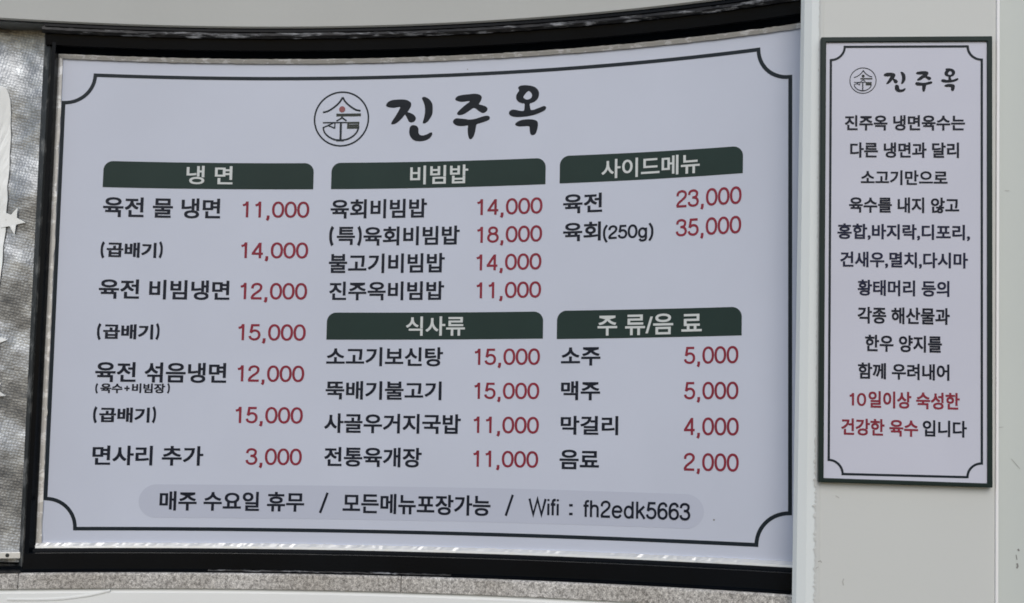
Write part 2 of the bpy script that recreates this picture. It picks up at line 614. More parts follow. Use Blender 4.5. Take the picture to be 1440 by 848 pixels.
# brush-written shop name and round emblem, drawn once in flat units (10.6 per photo pixel of the large title)
def brush_title():
    ks = [Ink(), Ink(), Ink()]
    s1 = [
        [(80, 255), (105, 215), (160, 185), (250, 175), (350, 178), (420, 200), (455, 235), (455, 280), (430, 330), (408, 365), (440, 380), (485, 402), (520, 435), (533, 470), (515, 510), (475, 527), (435, 518), (410, 480), (385, 430), (365, 410), (330, 455), (280, 505), (230, 540), (185, 550), (165, 540), (180, 500), (225, 430), (265, 360), (290, 310), (293, 290), (265, 290), (200, 300), (130, 292), (90, 275)],
        [(618, 165), (650, 145), (700, 165), (745, 205), (775, 260), (782, 330), (778, 410), (745, 475), (705, 525), (665, 548), (640, 540), (645, 500), (662, 430), (668, 350), (660, 280), (640, 220)],
        [(440, 640), (447, 600), (470, 575), (510, 570), (555, 590), (575, 625), (578, 680), (595, 715), (640, 730), (700, 715), (750, 690), (780, 690), (782, 720), (755, 765), (700, 800), (630, 815), (555, 812), (500, 790), (460, 745), (440, 690)]]
    s2 = [
        [(-210, 253), (-175, 208), (-95, 190), (0, 183), (80, 180), (150, 195), (185, 230), (183, 265), (165, 305), (147, 340), (200, 358), (250, 380), (275, 412), (262, 450), (215, 475), (175, 462), (130, 430), (95, 402), (70, 393), (40, 407), (0, 435), (-70, 478), (-135, 493), (-172, 480), (-172, 453), (-125, 403), (-75, 358), (-40, 332), (0, 303), (8, 288), (-30, 289), (-95, 293), (-165, 283)],
        [(-235, 583), (-215, 553), (-175, 540), (-53, 555), (0, 565), (80, 560), (160, 540), (230, 520), (285, 520), (312, 545), (300, 580), (240, 605), (170, 625), (120, 640), (108, 690), (95, 760), (75, 820), (42, 858), (12, 850), (-5, 800), (-15, 720), (-12, 655), (-60, 657), (-125, 658), (-185, 645), (-225, 615)],
        [(690, 660), (720, 630), (790, 605), (880, 600), (960, 610), (1010, 635), (1025, 680), (1015, 760), (990, 820), (955, 838), (920, 825), (905, 770), (900, 715), (880, 702), (820, 700), (750, 700), (705, 685)]]
    ok = [(725, 125), (745, 98), (800, 90), (870, 95), (950, 115), (1000, 150), (1030, 200), (1032, 250), (1015, 300), (975, 340), (930, 358), (900, 370), (903, 415), (918, 462), (960, 463), (1000, 450), (1060, 430), (1110, 415), (1140, 435), (1130, 470), (1080, 500), (1000, 530), (900, 552), (800, 560), (700, 558), (630, 540), (595, 505), (605, 465), (645, 445), (700, 452), (760, 468), (812, 468), (822, 420), (820, 365), (780, 355), (730, 330), (700, 290), (697, 240), (715, 200), (738, 165)]
    hole = [(872, 180), (905, 195), (928, 230), (925, 275), (890, 302), (850, 305), (815, 285), (805, 260), (825, 225)]
    for s in s1:
        ks[0].poly([(x, -y) for x, y in smooth(s, True, 4)])
    for i, s in enumerate(s2):
        ks[1 if i < 2 else 2].poly([(x + 1325, -(y - 53)) for x, y in smooth(s, True, 4)])
    ks[2].poly([(x + 1325, -(y - 53)) for x, y in smooth(ok, True, 4)],
           [[(x + 1325, -(y - 53)) for x, y in smooth(hole, True, 4)][::-1]])
    return ks


def emblem():
    """line work, olive bars and red dot of the emblem; flat units, circle radius 331 round (425,-445)"""
    a, b, d = Ink(), Ink(), Ink()
    N = lambda pts: [(x, -y) for x, y in pts]
    a.stroke([(425 + 322 * math.cos(i * math.pi / 36), -445 + 322 * math.sin(i * math.pi / 36)) for i in range(72)], 19, closed=True)
    a.stroke(N(smooth([(200, 365), (270, 345), (350, 290), (400, 238), (433, 185)])), 21)
    a.stroke(N(smooth([(433, 185), (465, 238), (520, 290), (590, 335), (650, 350)])), 21)
    a.stroke(N([(365, 470), (425, 435), (432, 412)]), 17)
    a.stroke(N([(425, 425), (485, 468)]), 19)
    a.stroke(N([(355, 488), (492, 488)]), 15)
    a.stroke(N([(203, 488), (350, 488)]), 15)
    a.stroke(N(smooth([(330, 492), (270, 520), (205, 548)])), 15)
    a.stroke(N([(262, 520), (350, 556)]), 15)
    a.stroke(N([(348, 480), (348, 560)]), 14)
    a.stroke(N([(420, 492), (420, 690)]), 25)
    a.stroke(N(smooth([(208, 542), (225, 600), (270, 650), (340, 688), (420, 698), (500, 688), (570, 650), (615, 600), (632, 548)])), 18)
    a.stroke(N([(370, 703), (462, 703)]), 19)
    b.stroke(N([(362, 398), (657, 398)]), 34)
    b.stroke(N([(493, 493), (640, 493)]), 24)
    b.stroke(N([(500, 523), (632, 523)]), 22)
    b.stroke(N([(493, 550), (640, 550)]), 26)
    b.stroke(N([(506, 484), (506, 560)]), 22)
    b.stroke(N([(630, 484), (630, 560)]), 16)
    d.poly([(430 + 37 * math.cos(i * math.pi / 12), -330 + 37 * math.sin(i * math.pi / 12)) for i in range(24)])
    return a, b, d


def border(surf, tl, tr, bl, br, rad, w):
    """line frame with scooped corners; corners are photo points, rad and w in metres; laid in (a, height) space"""
    (aTL, tTL), (aTR, tTR), (aBL, tBL), (aBR, tBR) = [surf.inv(*p) for p in (tl, tr, bl, br)]
    H = surf.H
    top = lambda a: (tTL + (tTR - tTL) * (a - aTL) / (aTR - aTL)) * H
    bot = lambda a: (tBL + (tBR - tBL) * (a - aBL) / (aBR - aBL)) * H
    k = Ink()
    loop = []
    n = 14

    def arc(c, s0, s1):
        return [(c[0] + rad * math.cos(s), c[1] + rad * math.sin(s)) for s in np.linspace(s0, s1, n)]
    P = math.pi
    TL, TR, BR, BL = (aTL, top(aTL)), (aTR, top(aTR)), (aBR, bot(aBR)), (aBL, bot(aBL))
    loop += arc(TL, -P / 2, 0)
    loop += [(a, top(a)) for a in np.linspace(aTL + rad, aTR - rad, 70)[1:-1]]
    loop += arc(TR, -P, -P / 2)
    loop += [(aTR + (aBR - aTR) * f, TR[1] - rad + (BR[1] + rad - TR[1] + rad) * f) for f in np.linspace(0, 1, 14)[1:-1]]
    loop += arc(BR, P / 2, P)
    loop += [(a, bot(a)) for a in np.linspace(aBR - rad, aBL + rad, 70)[1:-1]]
    loop += arc(BL, 0, P / 2)
    loop += [(aBL + (aTL - aBL) * f, BL[1] + rad + (TL[1] - rad - BL[1] - rad) * f) for f in np.linspace(0, 1, 14)[1:-1]]
    k.stroke(loop, w, closed=True)
    k.fn = lambda x, y: (x, y / H)
    return k


def grid_panel(surf, aa_bot, aa_top, t0, t1, off, thick, n=90, m=12):
    """bent sheet with real thickness between two slanted sides"""
    V, F = [], []
    for lay_off in (off, off - thick):
        for j in range(m):
            f = j / (m - 1)
            a = np.linspace(aa_bot[0] + (aa_top[0] - aa_bot[0]) * f, aa_bot[1] + (aa_top[1] - aa_bot[1]) * f, n)
            V += list(surf.at(a, np.full(n, t0 + (t1 - t0) * f), 0.0)
                      + np.stack([np.interp(a, surf.a, surf.N[:, k]) for k in range(3)], 1) * lay_off)
    g = lambda s, j, i: s * m * n + j * n + i
    for j in range(m - 1):
        for i in range(n - 1):
            F.append((g(0, j, i), g(0, j, i + 1), g(0, j + 1, i + 1), g(0, j + 1, i)))
            F.append((g(1, j, i), g(1, j + 1, i), g(1, j + 1, i + 1), g(1, j, i + 1)))
    for i in range(n - 1):
        F.append((g(0, 0, i), g(1, 0, i), g(1, 0, i + 1), g(0, 0, i + 1)))
        F.append((g(0, m - 1, i), g(0, m - 1, i + 1), g(1, m - 1, i + 1), g(1, m - 1, i)))
    for j in range(m - 1):
        F.append((g(0, j, 0), g(0, j + 1, 0), g(1, j + 1, 0), g(1, j, 0)))
        F.append((g(0, j, n - 1), g(1, j, n - 1), g(1, j + 1, n - 1), g(0, j + 1, n - 1)))
    return mesh_of(V, F)


# ------------------------------------------------------------------ walls around the board
A = lambda px, py, off=0.0: BOARD.inv(px, py, off)
a_far_l = float(BOARD.a[0]) + .02
a_far_r = A(1230, 430)[0]


def t_at(px, py, off):
    return A(px, py, off)[1]


# lintel above: a bent, forward-sloping fascia
t_lo = t_at(360, 39.2, .042)
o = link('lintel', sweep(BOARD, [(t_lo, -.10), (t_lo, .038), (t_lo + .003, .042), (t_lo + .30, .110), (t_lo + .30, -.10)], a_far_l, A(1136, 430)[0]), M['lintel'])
o['label'] = 'grey painted curved lintel band above the black window frame'
o['category'] = 'lintel'
o['kind'] = 'thing'

# granite sill
t_s1 = t_at(360, 806.5, .047)
t_s0 = t_at(360, 829.0, .0495)
o = thing('stone_sill', BOARD.at(A(400, 815)[0], t_s0, .03)[0], '', '')
cuts = [a_far_l, A(23, 812, .06)[0], A(562, 822, .06)[0], a_far_r]
for c_ in range(3):
    bevel(link('slab', sweep(BOARD, [(t_s1, -.10), (t_s1, .046), (t_s1 - .003, .0485), (t_s0, .0495), (t_s0, -.10)],
               cuts[c_] + (.0006 if c_ else 0), cuts[c_ + 1] - (.0006 if c_ < 2 else 0), 60), M['granite'], o), .0012, 1)
o['label'] = 'thin speckled grey granite sill under the black frame'
o['category'] = 'stone sill'
o['kind'] = 'thing'

# white wall under the sill, with a soft paint ridge
t_w1 = t_s0 - .0015
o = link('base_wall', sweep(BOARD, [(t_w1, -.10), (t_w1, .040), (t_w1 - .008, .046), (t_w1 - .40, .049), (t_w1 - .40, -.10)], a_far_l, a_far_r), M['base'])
o['label'] = 'white painted low wall below the granite sill'
o['category'] = 'wall'
o['kind'] = 'thing'
k = Ink()
rp = [A(x, y, .047) for x, y in [(10, 843), (60, 843), (95, 841), (130, 836), (155, 830)]]
me_pts = smooth(rp, k=6)
V, F = [], []
for i, (a, t) in enumerate(me_pts):
    for dt, of in ((-.0026, .0462), (0, .0471), (.0026, .0462)):
        V.append(BOARD.at(a, t + dt, of + .0015)[0])
for i in range(len(me_pts) - 1):
    for j in range(2):
        F.append((3 * i + j, 3 * i + 3 + j, 3 * i + 4 + j, 3 * i + 1 + j))
link('paint_ridge', mesh_of(V, F, True), M['base'], o)

# ------------------------------------------------------------------ black window frame
root = thing('window_frame', BOARD.at(A(360, 790)[0], t_at(360, 800, .03), 0)[0],
             'black scuffed metal window frame around the curved menu board', 'window frame')
T = lambda y, off: t_at(360, y, off)
prof = [(T(38, .0) + .02, -.06), (T(38.5, .034) + .004, .034), (T(45, .038), .038), (T(46, .034), .034), (T(54, .034), .034),
        (T(55.5, .029), .029), (T(71, .025), .025), (T(73, .016), .016), (T(81.0, .007), .007), (T(81.0, .007), -.06)]
a_lt = A(63, 60, .03)[0]
link('top_rail_and_shade_line', sweep(BOARD, [(T(32, .0) + .02, -.06), (T(38, .036) + .004, .036), (T(42.5, .036), .036), (T(43, .016), .016), (T(43, .0), -.06)], a_far_l, a_lt - .0006, 16), M['black'], root)  # left run: thin black strip drawn in as the shadow line under the lintel
link('top_rail_and_shade_line', sweep(BOARD, prof, a_lt, a_far_r, 120), M['black'], root)
link('scuffed_ridge', sweep(BOARD, [(T(46.2, .035), .032), (T(46.2, .035), .0354), (T(50, .037), .0375), (T(54.5, .035), .0354), (T(54.5, .035), .032)], A(66, 47)[0], a_far_r, 160, jitter=.0005), M['black_worn'], root)
prof = [(T(770.5, .010), -.06), (T(770.5, .010), .004), (T(773.5, .016), .014), (T(776.5, .016), .015), (T(779, .034), .034), (T(801, .036), .036),
        (T(803, .042), .042), (T(806, .042), .042), (T(806, .042), -.06)]
a_mid = A(33.5, 790, .03)[0]
link('bottom_rail', sweep(BOARD, prof, a_mid, a_far_r, 120), M['black'], root)
prof = [(T(796, .010), -.06), (T(796, .012), .012), (T(798, .022), .022), (T(805.6, .050), .050), (T(805.6, .050), -.06)]
link('bottom_rail', sweep(BOARD, prof, a_far_l, a_mid - .0006, 20), M['black'], root)
link('worn_lip', sweep(BOARD, [(T(802, .0425), .036), (T(802, .0425), .0426), (T(803.6, .0425), .0432), (T(803.6, .0425), .036)], A(300, 800)[0], A(640, 810)[0], 70, jitter=.0004), M['black_worn'], root)

tt = np.linspace(T(800, .03), T(40, .03), 24)


def edge(xt, yt, xb, yb, off):
    """slanted vertical edge given by two photo points, continued to the rails"""
    (a1, t1), (a0, t0) = A(xt, yt, off), A(xb, yb, off)
    g = lambda t: a0 + (a1 - a0) * (t - t0) / (t1 - t0)
    return g(tt[0]), g(tt[-1])


eL = edge(71.5, 100, 38.5, 690, .026)
eR = edge(81.5, 100, 53.5, 690, .006)
eM = edge(76.5, 100, 45, 690, .026)
link('mullion', column(BOARD, [(eL[0], eL[1], -.06), (eL[0], eL[1], .026), (eM[0], eM[1], .026), (eR[0], eR[1], .008), (eR[0], eR[1], -.06)], tt), M['black'], root)
gL = edge(60, 100, 31, 690, .012)
link('gasket', column(BOARD, [(gL[0], gL[1], -.03), (gL[0], gL[1], .010), (gL[0] * .35 + eL[0] * .65, gL[1] * .35 + eL[1] * .65, .019), (eL[0] - .0005, eL[1] - .0005, .014), (eL[0] - .0005, eL[1] - .0005, -.03)], tt), M['grey_worn'], root)

# ------------------------------------------------------------------ silver bubble foil in the neighbouring pane
ft0, ft1 = t_at(20, 793, .0), t_at(30, 36, .0)
root = thing('foil_sheet', BOARD.at(A(15, 780)[0], ft0, 0)[0],
             'crinkled silver bubble foil with white stars in the window left of the menu board', 'foil sheet')
na, nb = 46, 200
fa_b = (float(BOARD.a[0]) + .02, gL[0] + .006)
fa_t = (float(BOARD.a[0]) + .02, gL[1] + .006)
cr = [(rng.uniform(0, 6.28), rng.uniform(-1, 1), rng.uniform(-1, 1), rng.uniform(0, 6.28)) for _ in range(26)]


def foil_off(a, t):
    h = 0.0
    for i, (ph, ux, uy, p2) in enumerate(cr):
        fr = 18 + 5.5 * i
        h += (1 - abs(math.sin(fr * (ux * a + uy * t) + ph)) ** .6) * .0052 / (1 + .16 * i)
    return -.034 + h * .26 + 0.004 * math.cos(46 * a + 2.2 * math.sin(5 * t)) + .003 * math.sin(31 * t + 9 * a)


V, F, UV = [], [], []
for j in range(nb):
    f = j / (nb - 1)
    t = ft0 + (ft1 - ft0) * f
    for i in range(na):
        g = i / (na - 1)
        a = (fa_b[0] + (fa_b[1] - fa_b[0]) * g) * (1 - f) + (fa_t[0] + (fa_t[1] - fa_t[0]) * g) * f
        V.append(BOARD.at(a, t, foil_off(a, t))[0])
        UV.append((a, t))
for j in range(nb - 1):
    for i in range(na - 1):
        F.append((j * na + i, j * na + i + 1, (j + 1) * na + i + 1, (j + 1) * na + i))
me = mesh_of(V, F, True)
uvl = me.uv_layers.new(name='UVMap')
for lp in me.loops:
    uvl.data[lp.index].uv = UV[lp.vertex_index]
link('bubble_foil', me, M['foil'], root)


def foil_patch(name, pts, lift=.0012):
    """white print or painted glare that follows the crinkles of the foil"""
    k_ = Ink()
    q_ = [A(x, y, -.02) for x, y in pts]
    k_.poly(q_)
    me_ = mesh_of([(x, y, 0) for x, y in k_.v], k_.f)
    bm = bmesh.new()
    bm.from_mesh(me_)
    for _ in range(4):
        long_e = [e for e in bm.edges if e.calc_length() > .012]
        if not long_e:
            break
        bmesh.ops.subdivide_edges(bm, edges=long_e, cuts=1)
        bmesh.ops.triangulate(bm, faces=bm.faces)
    for v in bm.verts:
        a, t = v.co.x, v.co.y
        v.co = Vector(BOARD.at(a, t, foil_off(a, t) + lift + .0025)[0])
    for f_ in bm.faces:
        f_.smooth = True
        f_.normal_update()
        if f_.normal.y > 0:
            f_.normal_flip()
    bm.to_mesh(me_)
    bm.free()
    return link(name, me_, M['foil_white'], root)


foil_patch('painted_glare', [(-90, 120), (3, 121), (8, 124), (11, 131), (13, 140), (13.5, 160), (12.5, 172), (13.2, 190), (11.5, 215), (11.8, 235), (9, 262), (9.5, 280), (7, 300), (6, 325), (3.5, 345), (3, 370), (0, 395), (-6, 420), (-90, 430)])  # glare at the foil's left edge, painted as a white shape


def star(cx, cy, r, rot=0.0, sx=1.0):
    return [(cx + sx * (r if i % 2 == 0 else r * .42) * math.sin(rot + i * math.pi / 5), cy - (r if i % 2 == 0 else r * .42) * math.cos(rot + i * math.pi / 5)) for i in range(10)]


foil_patch('star', star(16, 310, 20, .45), .003)
foil_patch('star', star(-7, 478, 17, .3), .003)
foil_patch('star', star(-9, 552, 17, .6), .003)

# aluminium strip under the foil
root = thing('clamp_strip', BOARD.at(A(16, 786)[0], t_at(16, 783, .0), 0)[0],
             'short flat aluminium strip with a screw under the silver foil', 'metal strip')
st1, st0 = t_at(20, 776.5, .012), t_at(20, 785.5, .012)
o = link('strip', sweep(BOARD, [(st1, -.02), (st1, .012), (st0, .013), (st0, -.02)], a_far_l, A(31.5, 780, .012)[0], 12), M['alu'], root)
bevel(o, .0012)
sc_a, sc_t = A(10, 781, .013)
P0 = BOARD.at(sc_a, sc_t, .013)[0]
bm = bmesh.new()
bmesh.ops.create_cone(bm, cap_ends=True, segments=16, radius1=.0042, radius2=.0030, depth=.0022)
bmesh.ops.create_cube(bm, size=1.0, matrix=Matrix.Translation((0, 0, .0012)) @ Matrix.Diagonal((.005, .0010, .0006, 1)))
bmesh.ops.create_cube(bm, size=1.0, matrix=Matrix.Translation((0, 0, .0012)) @ Matrix.Diagonal((.0010, .005, .0007, 1)))
bmesh.ops.transform(bm, matrix=Matrix.Translation(Vector(P0) + Vector((0, -.0009, 0))) @ Matrix.Rotation(math.radians(90), 4, 'X'), verts=bm.verts)
me = bpy.data.meshes.new('screw')
bm.to_mesh(me)
bm.free()
link('screw', me, M['grey_worn'], root)

# ------------------------------------------------------------------ menu board
aC = A(600, 430)[0]
root = thing('menu_board', BOARD.at(aC, -.04, 0)[0],
             'large curved white menu board with green headings and red prices', 'menu board')
pT, pB = 1.040, -.0415
pb0, pt0 = A(55, 690)[0], A(85, 100)[0]
pL_b, pL_t = A(51.5, 764)[0], A(82, 82)[0]
pR = A(1160, 430)[0]
link('panel', grid_panel(BOARD, (pL_b, pR), (pL_t, pR), pB, pT, 0.0, .004), M['board'], root)

# edge strips of the board: left, upper (chipped), lower (bright)
w_l = A(360, 430)[0] - A(352.5, 430)[0]
jit = lambda: rng.normal() * .0006
V, F = [], []
nn = 90
for i in range(nn):
    f = i / (nn - 1)
    t = pB + (pT - pB) * f
    a = pL_b + (pL_t - pL_b) * f
    for da, of in ((-.001, -.003), (-.001, .004), (w_l * .45, .0052), (w_l * .9 + jit(), .004), (w_l * .9, .0004)):
        V.append(BOARD.at(a + da, t, of)[0])
for i in range(nn - 1):
    for j in range(4):
        F.append((5 * i + j, 5 * i + 5 + j, 5 * i + 6 + j, 5 * i + 1 + j))
link('edge_strip', mesh_of(V, F), M['trim'], root)
hT = .0092
link('edge_strip', sweep(BOARD, [(pT + .001, -.003), (pT + .001, .005), (pT - hT * .25, .0085), (pT - hT, .0045), (pT - hT, .0004)], pL_t, pR, 220, True, .0003), M['trim'], root)
hB = .0125
link('edge_strip', sweep(BOARD, [(pB - .001, -.003), (pB - .001, .010), (pB + hB * .55, .0085), (pB + hB, .0045), (pB + hB, .0004)], pL_b, pR, 220, True, .0004), M['trim_bright'], root)['label'] = 'bright shiny lower edge strip'

px_m = (A(400, 430)[0] - A(300, 430)[0]) / 100.0          # metres per photo pixel near the middle
k = border(BOARD, (91.5, 104.0), (1111.5, 63.8), (62.0, 743.4), (1111.0, 768.6), 41 * px_m, 4.9 * px_m)
lay('border_line', k, BOARD, k.fn, M['line_ink'], root)

# emblem and brush-written name
ea, eb, ed = emblem()
efn = fit(BOARD, (425 - 331, 425 + 331, -445 - 331, -445 + 331), 441.4, 519.2, 128.6, 206.2)
em = lay('emblem', ea, BOARD, efn, M['line_ink'], root)
lay('emblem_bar', eb, BOARD, efn, M['emblem_green'], em)
lay('red_dot', ed, BOARD, efn, M['red_dot'], em)
bt = brush_title()
bb = [k.bounds() for k in bt]
bb = (min(b[0] for b in bb), max(b[1] for b in bb), min(b[2] for b in bb), max(b[3] for b in bb))
for k in bt:
    lay('brush_letter', k, BOARD, fit(BOARD, bb, 542.5, 768.0, 124.0, 196.8), M['title_ink'], root)


def heading(x0, x1, yTL, yBL, yTR, yBR, rad_px, body, tx0, tx1, ty0, ty1, tone=None):
    (aL, tTL), (aR, tTR) = A(x0, yTL + 3), A(x1, yTR + 3)
    _, tBL = A(x0, yBL)
    _, tBR = A(x1, yBR)
    tTL, tTR = A(x0, yTL)[1], A(x1, yTR)[1]
    r = rad_px * px_m
    n = 40
    k = Ink()
    V, Fc = [], []
    for i, a in enumerate(np.linspace(aL, aR, n)):
        pass
    aa = np.concatenate([aL + r * (1 - np.cos(np.linspace(0, math.pi / 2, 9))), np.linspace(aL + r, aR - r, 30)[1:-1],
                         aR - r * (1 - np.sin(np.linspace(0, math.pi / 2, 9)))[0:9]])
    aa = np.unique(np.round(aa, 7))
    for a in aa:
        f = (a - aL) / (aR - aL)
        top, bot = tTL + (tTR - tTL) * f, tBL + (tBR - tBL) * f
        d = min(a - aL, aR - a)
        cut = r - math.sqrt(max(0, r * r - (r - d) ** 2)) if d < r else 0.0
        k.v += [(a, bot), (a, top - cut / BOARD.H)]
        k.lift += [0, 0]
    for i in range(len(aa) - 1):
        k.f.append((2 * i, 2 * i + 2, 2 * i + 3, 2 * i + 1))
    bar = lay('heading_bar', k, BOARD, lambda x, y: (x, y), M['bar'], root, .0006)
    put_hangul('lettering', body, BOARD, tx0, tx1, ty0, ty1, M['white_ink'], bar, .012, .0012, .005)


heading(146, 441.5, 226.2, 263.2, 229.4, 266.2, 13, '냉 면', 262.5, 327.5, 233.5, 259.5)
heading(466.5, 767.6, 229.0, 266.0, 222.0, 259.0, 13, '비빔밥', 577, 658.5, 232.5, 259)
heading(787.5, 1045, 219.4, 258.0, 205.0, 243.4, 13, '사이드메뉴', 846, 984, 220.5, 247.8)
heading(460, 764, 439.5, 477.6, 438.0, 476.2, 13, '식사류', 571, 654, 445, 472.2)
heading(783.5, 1043.3, 437.0, 476.8, 431.2, 471.6, 13, '주 류/음 료', 840.5, 987, 441.5, 471)

NAMES = [
    ('육전 물 냉면', 145, 310, 278.2, 306.5), ('(곱배기)', 141.5, 229, 339.5, 363.2), ('육전 비빔냉면', 139, 323, 393.5, 421.2),
    ('(곱배기)', 136.5, 224.5, 454.5, 478), ('육전 섞음냉면', 134, 318.5, 509.5, 538), ('(육수+비빔장)', 134, 239, 538.6, 553.6),
    ('(곱배기)', 131, 219.5, 571.5, 595), ('면사리 추가', 130, 286, 626.8, 654.5),
    ('육회비빔밥', 465, 600.5, 280, 307), ('(특)육회비빔밥', 463, 646.5, 317.5, 346), ('불고기비빔밥', 462.5, 625.5, 356.5, 384), ('진주옥비빔밥', 463, 624.5, 395.8, 422.3),
    ('소고기보신탕', 459, 623, 488.3, 515), ('뚝배기불고기', 458, 621, 536, 562.2), ('사골우거지국밥', 456, 648, 581.8, 609.5), ('전통육개장', 456, 593, 629, 656.6),
    ('육전', 792, 847, 272, 299.5), ('육회', 792, 845, 312.3, 339), ('소주', 789, 844.5, 488.3, 514.2), ('맥주', 789, 844, 535.8, 562.8), ('막걸리', 788.5, 869.5, 584.8, 611.6), ('음료', 787, 842.5, 632.5, 660),
]
for body, x0, x1, y0, y1 in NAMES:
    if body == '(곱배기)':
        bits = [('l', '(', x0, x0 + 5.8, y0 - .5, y1 + .5), ('h', '곱배기', x0 + 8.6, x1 - 9, y0 + 1.4, y1 - 1), ('l', ')', x1 - 5.6, x1, y0 - .5, y1 + .5)]
    elif body == '(육수+비빔장)':
        bits = [('l', '(', x0, x0 + 4, y0, y1), ('h', '육수', 141.2, 172.4, y0 + .6, y1 - .8), ('l', '+', 175, 182.4, 542.4, 549.8),
                ('h', '비빔장', 185.6, 232.4, y0 + .6, y1 - .8), ('l', ')', x1 - 4, x1, y0, y1)]
    elif body.startswith('(특)'):
        bits = [('l', '(', 463, 469.6, 317.5, 346.5), ('h', '특', 473.8, 499.4, 319, 344.4), ('l', ')', 502.4, 508.8, 317.5, 346.5), ('h', '육회비빔밥', 511.2, x1, 318.2, 345)]
    else:
        bits = [('h', body, x0, x1, y0, y1)]
    put_mixed('dish_name', bits, BOARD, M['ink'], root)
put_latin('portion_note', '(250g)', BOARD, 848, 919, 316.2, 334.8, M['ink'], root, .165)
PRICES = [
    ('11,000', 341, 435, 283.6, 306), ('14,000', 339, 433.5, 341, 363.2), ('12,000', 338, 432, 398, 421), ('15,000', 335, 430, 456, 478.8),
    ('12,000', 334, 428, 514, 536.8), ('15,000', 331, 426, 572.4, 595.2), ('3,000', 345.5, 424.5, 630.6, 653.8),
    ('14,000', 671, 763, 279, 301.4), ('18,000', 671, 762.5, 318, 340.6), ('14,000', 670, 761.5, 357, 379.6), ('11,000', 670, 761, 396.4, 419),
    ('15,000', 667.5, 759.5, 490.2, 513), ('15,000', 667, 758.5, 538.2, 561), ('11,000', 666, 758, 586, 609.2), ('11,000', 665.5, 757, 634, 657),
    ('23,000', 951, 1043, 265, 289.2), ('35,000', 950.5, 1042.5, 306, 330.2), ('5,000', 962, 1038.5, 487.2, 511.2), ('5,000', 962, 1038.5, 537, 561.4), ('4,000', 962, 1039, 587.2, 612), ('2,000', 961.5, 1039, 637.4, 662.4),
]
for body, x0, x1, y0, y1 in PRICES:
    put_latin('price', body, BOARD, x0, x1, y0, y1, M['red_ink'], root, .138)

# footer band
(aL, tL1), (aR, tR1) = A(195, 704.5), A(990, 719.5)
k = Ink()
tTop = lambda a: np.interp(a, [A(210, 681)[0], A(720, 687)[0], A(970, 695)[0]], [A(210, 681)[1], A(720, 687)[1], A(970, 695)[1]])
tBot = lambda a: np.interp(a, [A(210, 728)[0], A(720, 735.2)[0], A(970, 743.6)[0]], [A(210, 728)[1], A(720, 735.2)[1], A(970, 743.6)[1]])
r = 23.5 * px_m
ths = np.linspace(0, math.pi / 2, 12)
aa = np.unique(np.round(np.concatenate([aL + r * (1 - np.cos(ths)), np.linspace(aL + r, aR - r, 60), aR - r * (1 - np.cos(ths))]), 7))
for a in aa:
    d = min(a - aL, aR - a)
    s = math.sqrt(max(0, r * r - (r - d) ** 2)) / r if d < r else 1.0
    mid, half = (tTop(a) + tBot(a)) / 2, (tTop(a) - tBot(a)) / 2
    k.v += [(a, mid - half * s), (a, mid + half * s)]
    k.lift += [0, 0]
for i in range(len(aa) - 1):
    k.f.append((2 * i, 2 * i + 2, 2 * i + 3, 2 * i + 1))
band = lay('footer_band', k, BOARD, lambda x, y: (x, y), M['band'], root, .0004)
put_hangul('lettering', '매주 수요일 휴무', BOARD, 224.5, 428, 691, 718.5, M['ink'], band, .012, .0009)
put_latin('lettering', '/', BOARD, 449, 462, 694, 720, M['ink'], band, .15, .0009)
put_hangul('lettering', '모든메뉴포장가능', BOARD, 482, 690, 695, 723.5, M['ink'], band, .012, .0009)
put_latin('lettering', '/', BOARD, 710, 722.5, 697, 724, M['ink'], band, .15, .0009)
put_latin('lettering', 'Wifi', BOARD, 743, 786, 701.5, 724.2, M['ink'], band, .165, .0009)
put_latin('lettering', ':', BOARD, 800.5, 805.5, 701, 725, M['ink'], band, .2, .0009)
put_latin('lettering', 'fh2edk5663', BOARD, 820.5, 971, 705.3, 729.2, M['ink'], band, .145, .0009)
# two specks of dirt on the sheet
for (x, y, rr) in ((1004, 731, 1.15), (657.5, 97.5, .8)):
    a, t = A(x, y)
    k = Ink()
    k.poly([(a + rr * px_m * (1 + .3 * math.sin(3 * i)) * math.cos(i * math.pi / 6), t + rr * px_m * math.sin(i * math.pi / 6)) for i in range(12)])
    lay('dirt_speck', k, BOARD, lambda x, y: (x, y), M['dirt'], root)

# ------------------------------------------------------------------ pillar with the narrow notice
B = lambda px, py, off=0.0: SIGN.inv(px, py, off)
BACK = -.010                                      # pillar face lies this far behind the notice face
up0, up1 = -.55, 1.45


def splane(px_top, px_bot, off):
    (a1, t1), (a0, t0) = B(px_top, 0, off), B(px_bot, 848, off)
    g = lambda t: a0 + (a1 - a0) * (t - t0) / (t1 - t0)
    return g(up0), g(up1)


ts = list(np.linspace(up0, up1, 30))
root = thing('pillar', SIGN.at(B(1270, 430)[0], up0, -.05)[0],
             'smooth white painted pillar carrying the narrow notice right of the menu board', 'pillar')
c0 = splane(1126.5, 1113.5, -.036)
c1 = splane(1131.5, 1119.5, -.026)
c2 = splane(1142, 1133, -.017)
c3 = splane(1153, 1146, BACK - .002)
c4 = splane(1160, 1153, BACK)
d0 = splane(1400.5, 1398.5, BACK)
ts2 = list(np.linspace(up0, up1, 420))
link('shaft', column(SIGN, [(*c3, -.30), (*c3, BACK - .0015), (*c4, BACK), (*d0, BACK), (*d0, -.30)], ts), M['paint'], root)
link('corner_strip', column(SIGN, [(c0[0] + .11, c0[1] + .11, -.30), (*c0, -.036), (*c1, -.026), (*c2, -.017), (c3[0] - .0006, c3[1] - .0006, BACK - .0022), (c3[0] - .0006, c3[1] - .0006, -.30)], ts), M['paint_strip'], root)
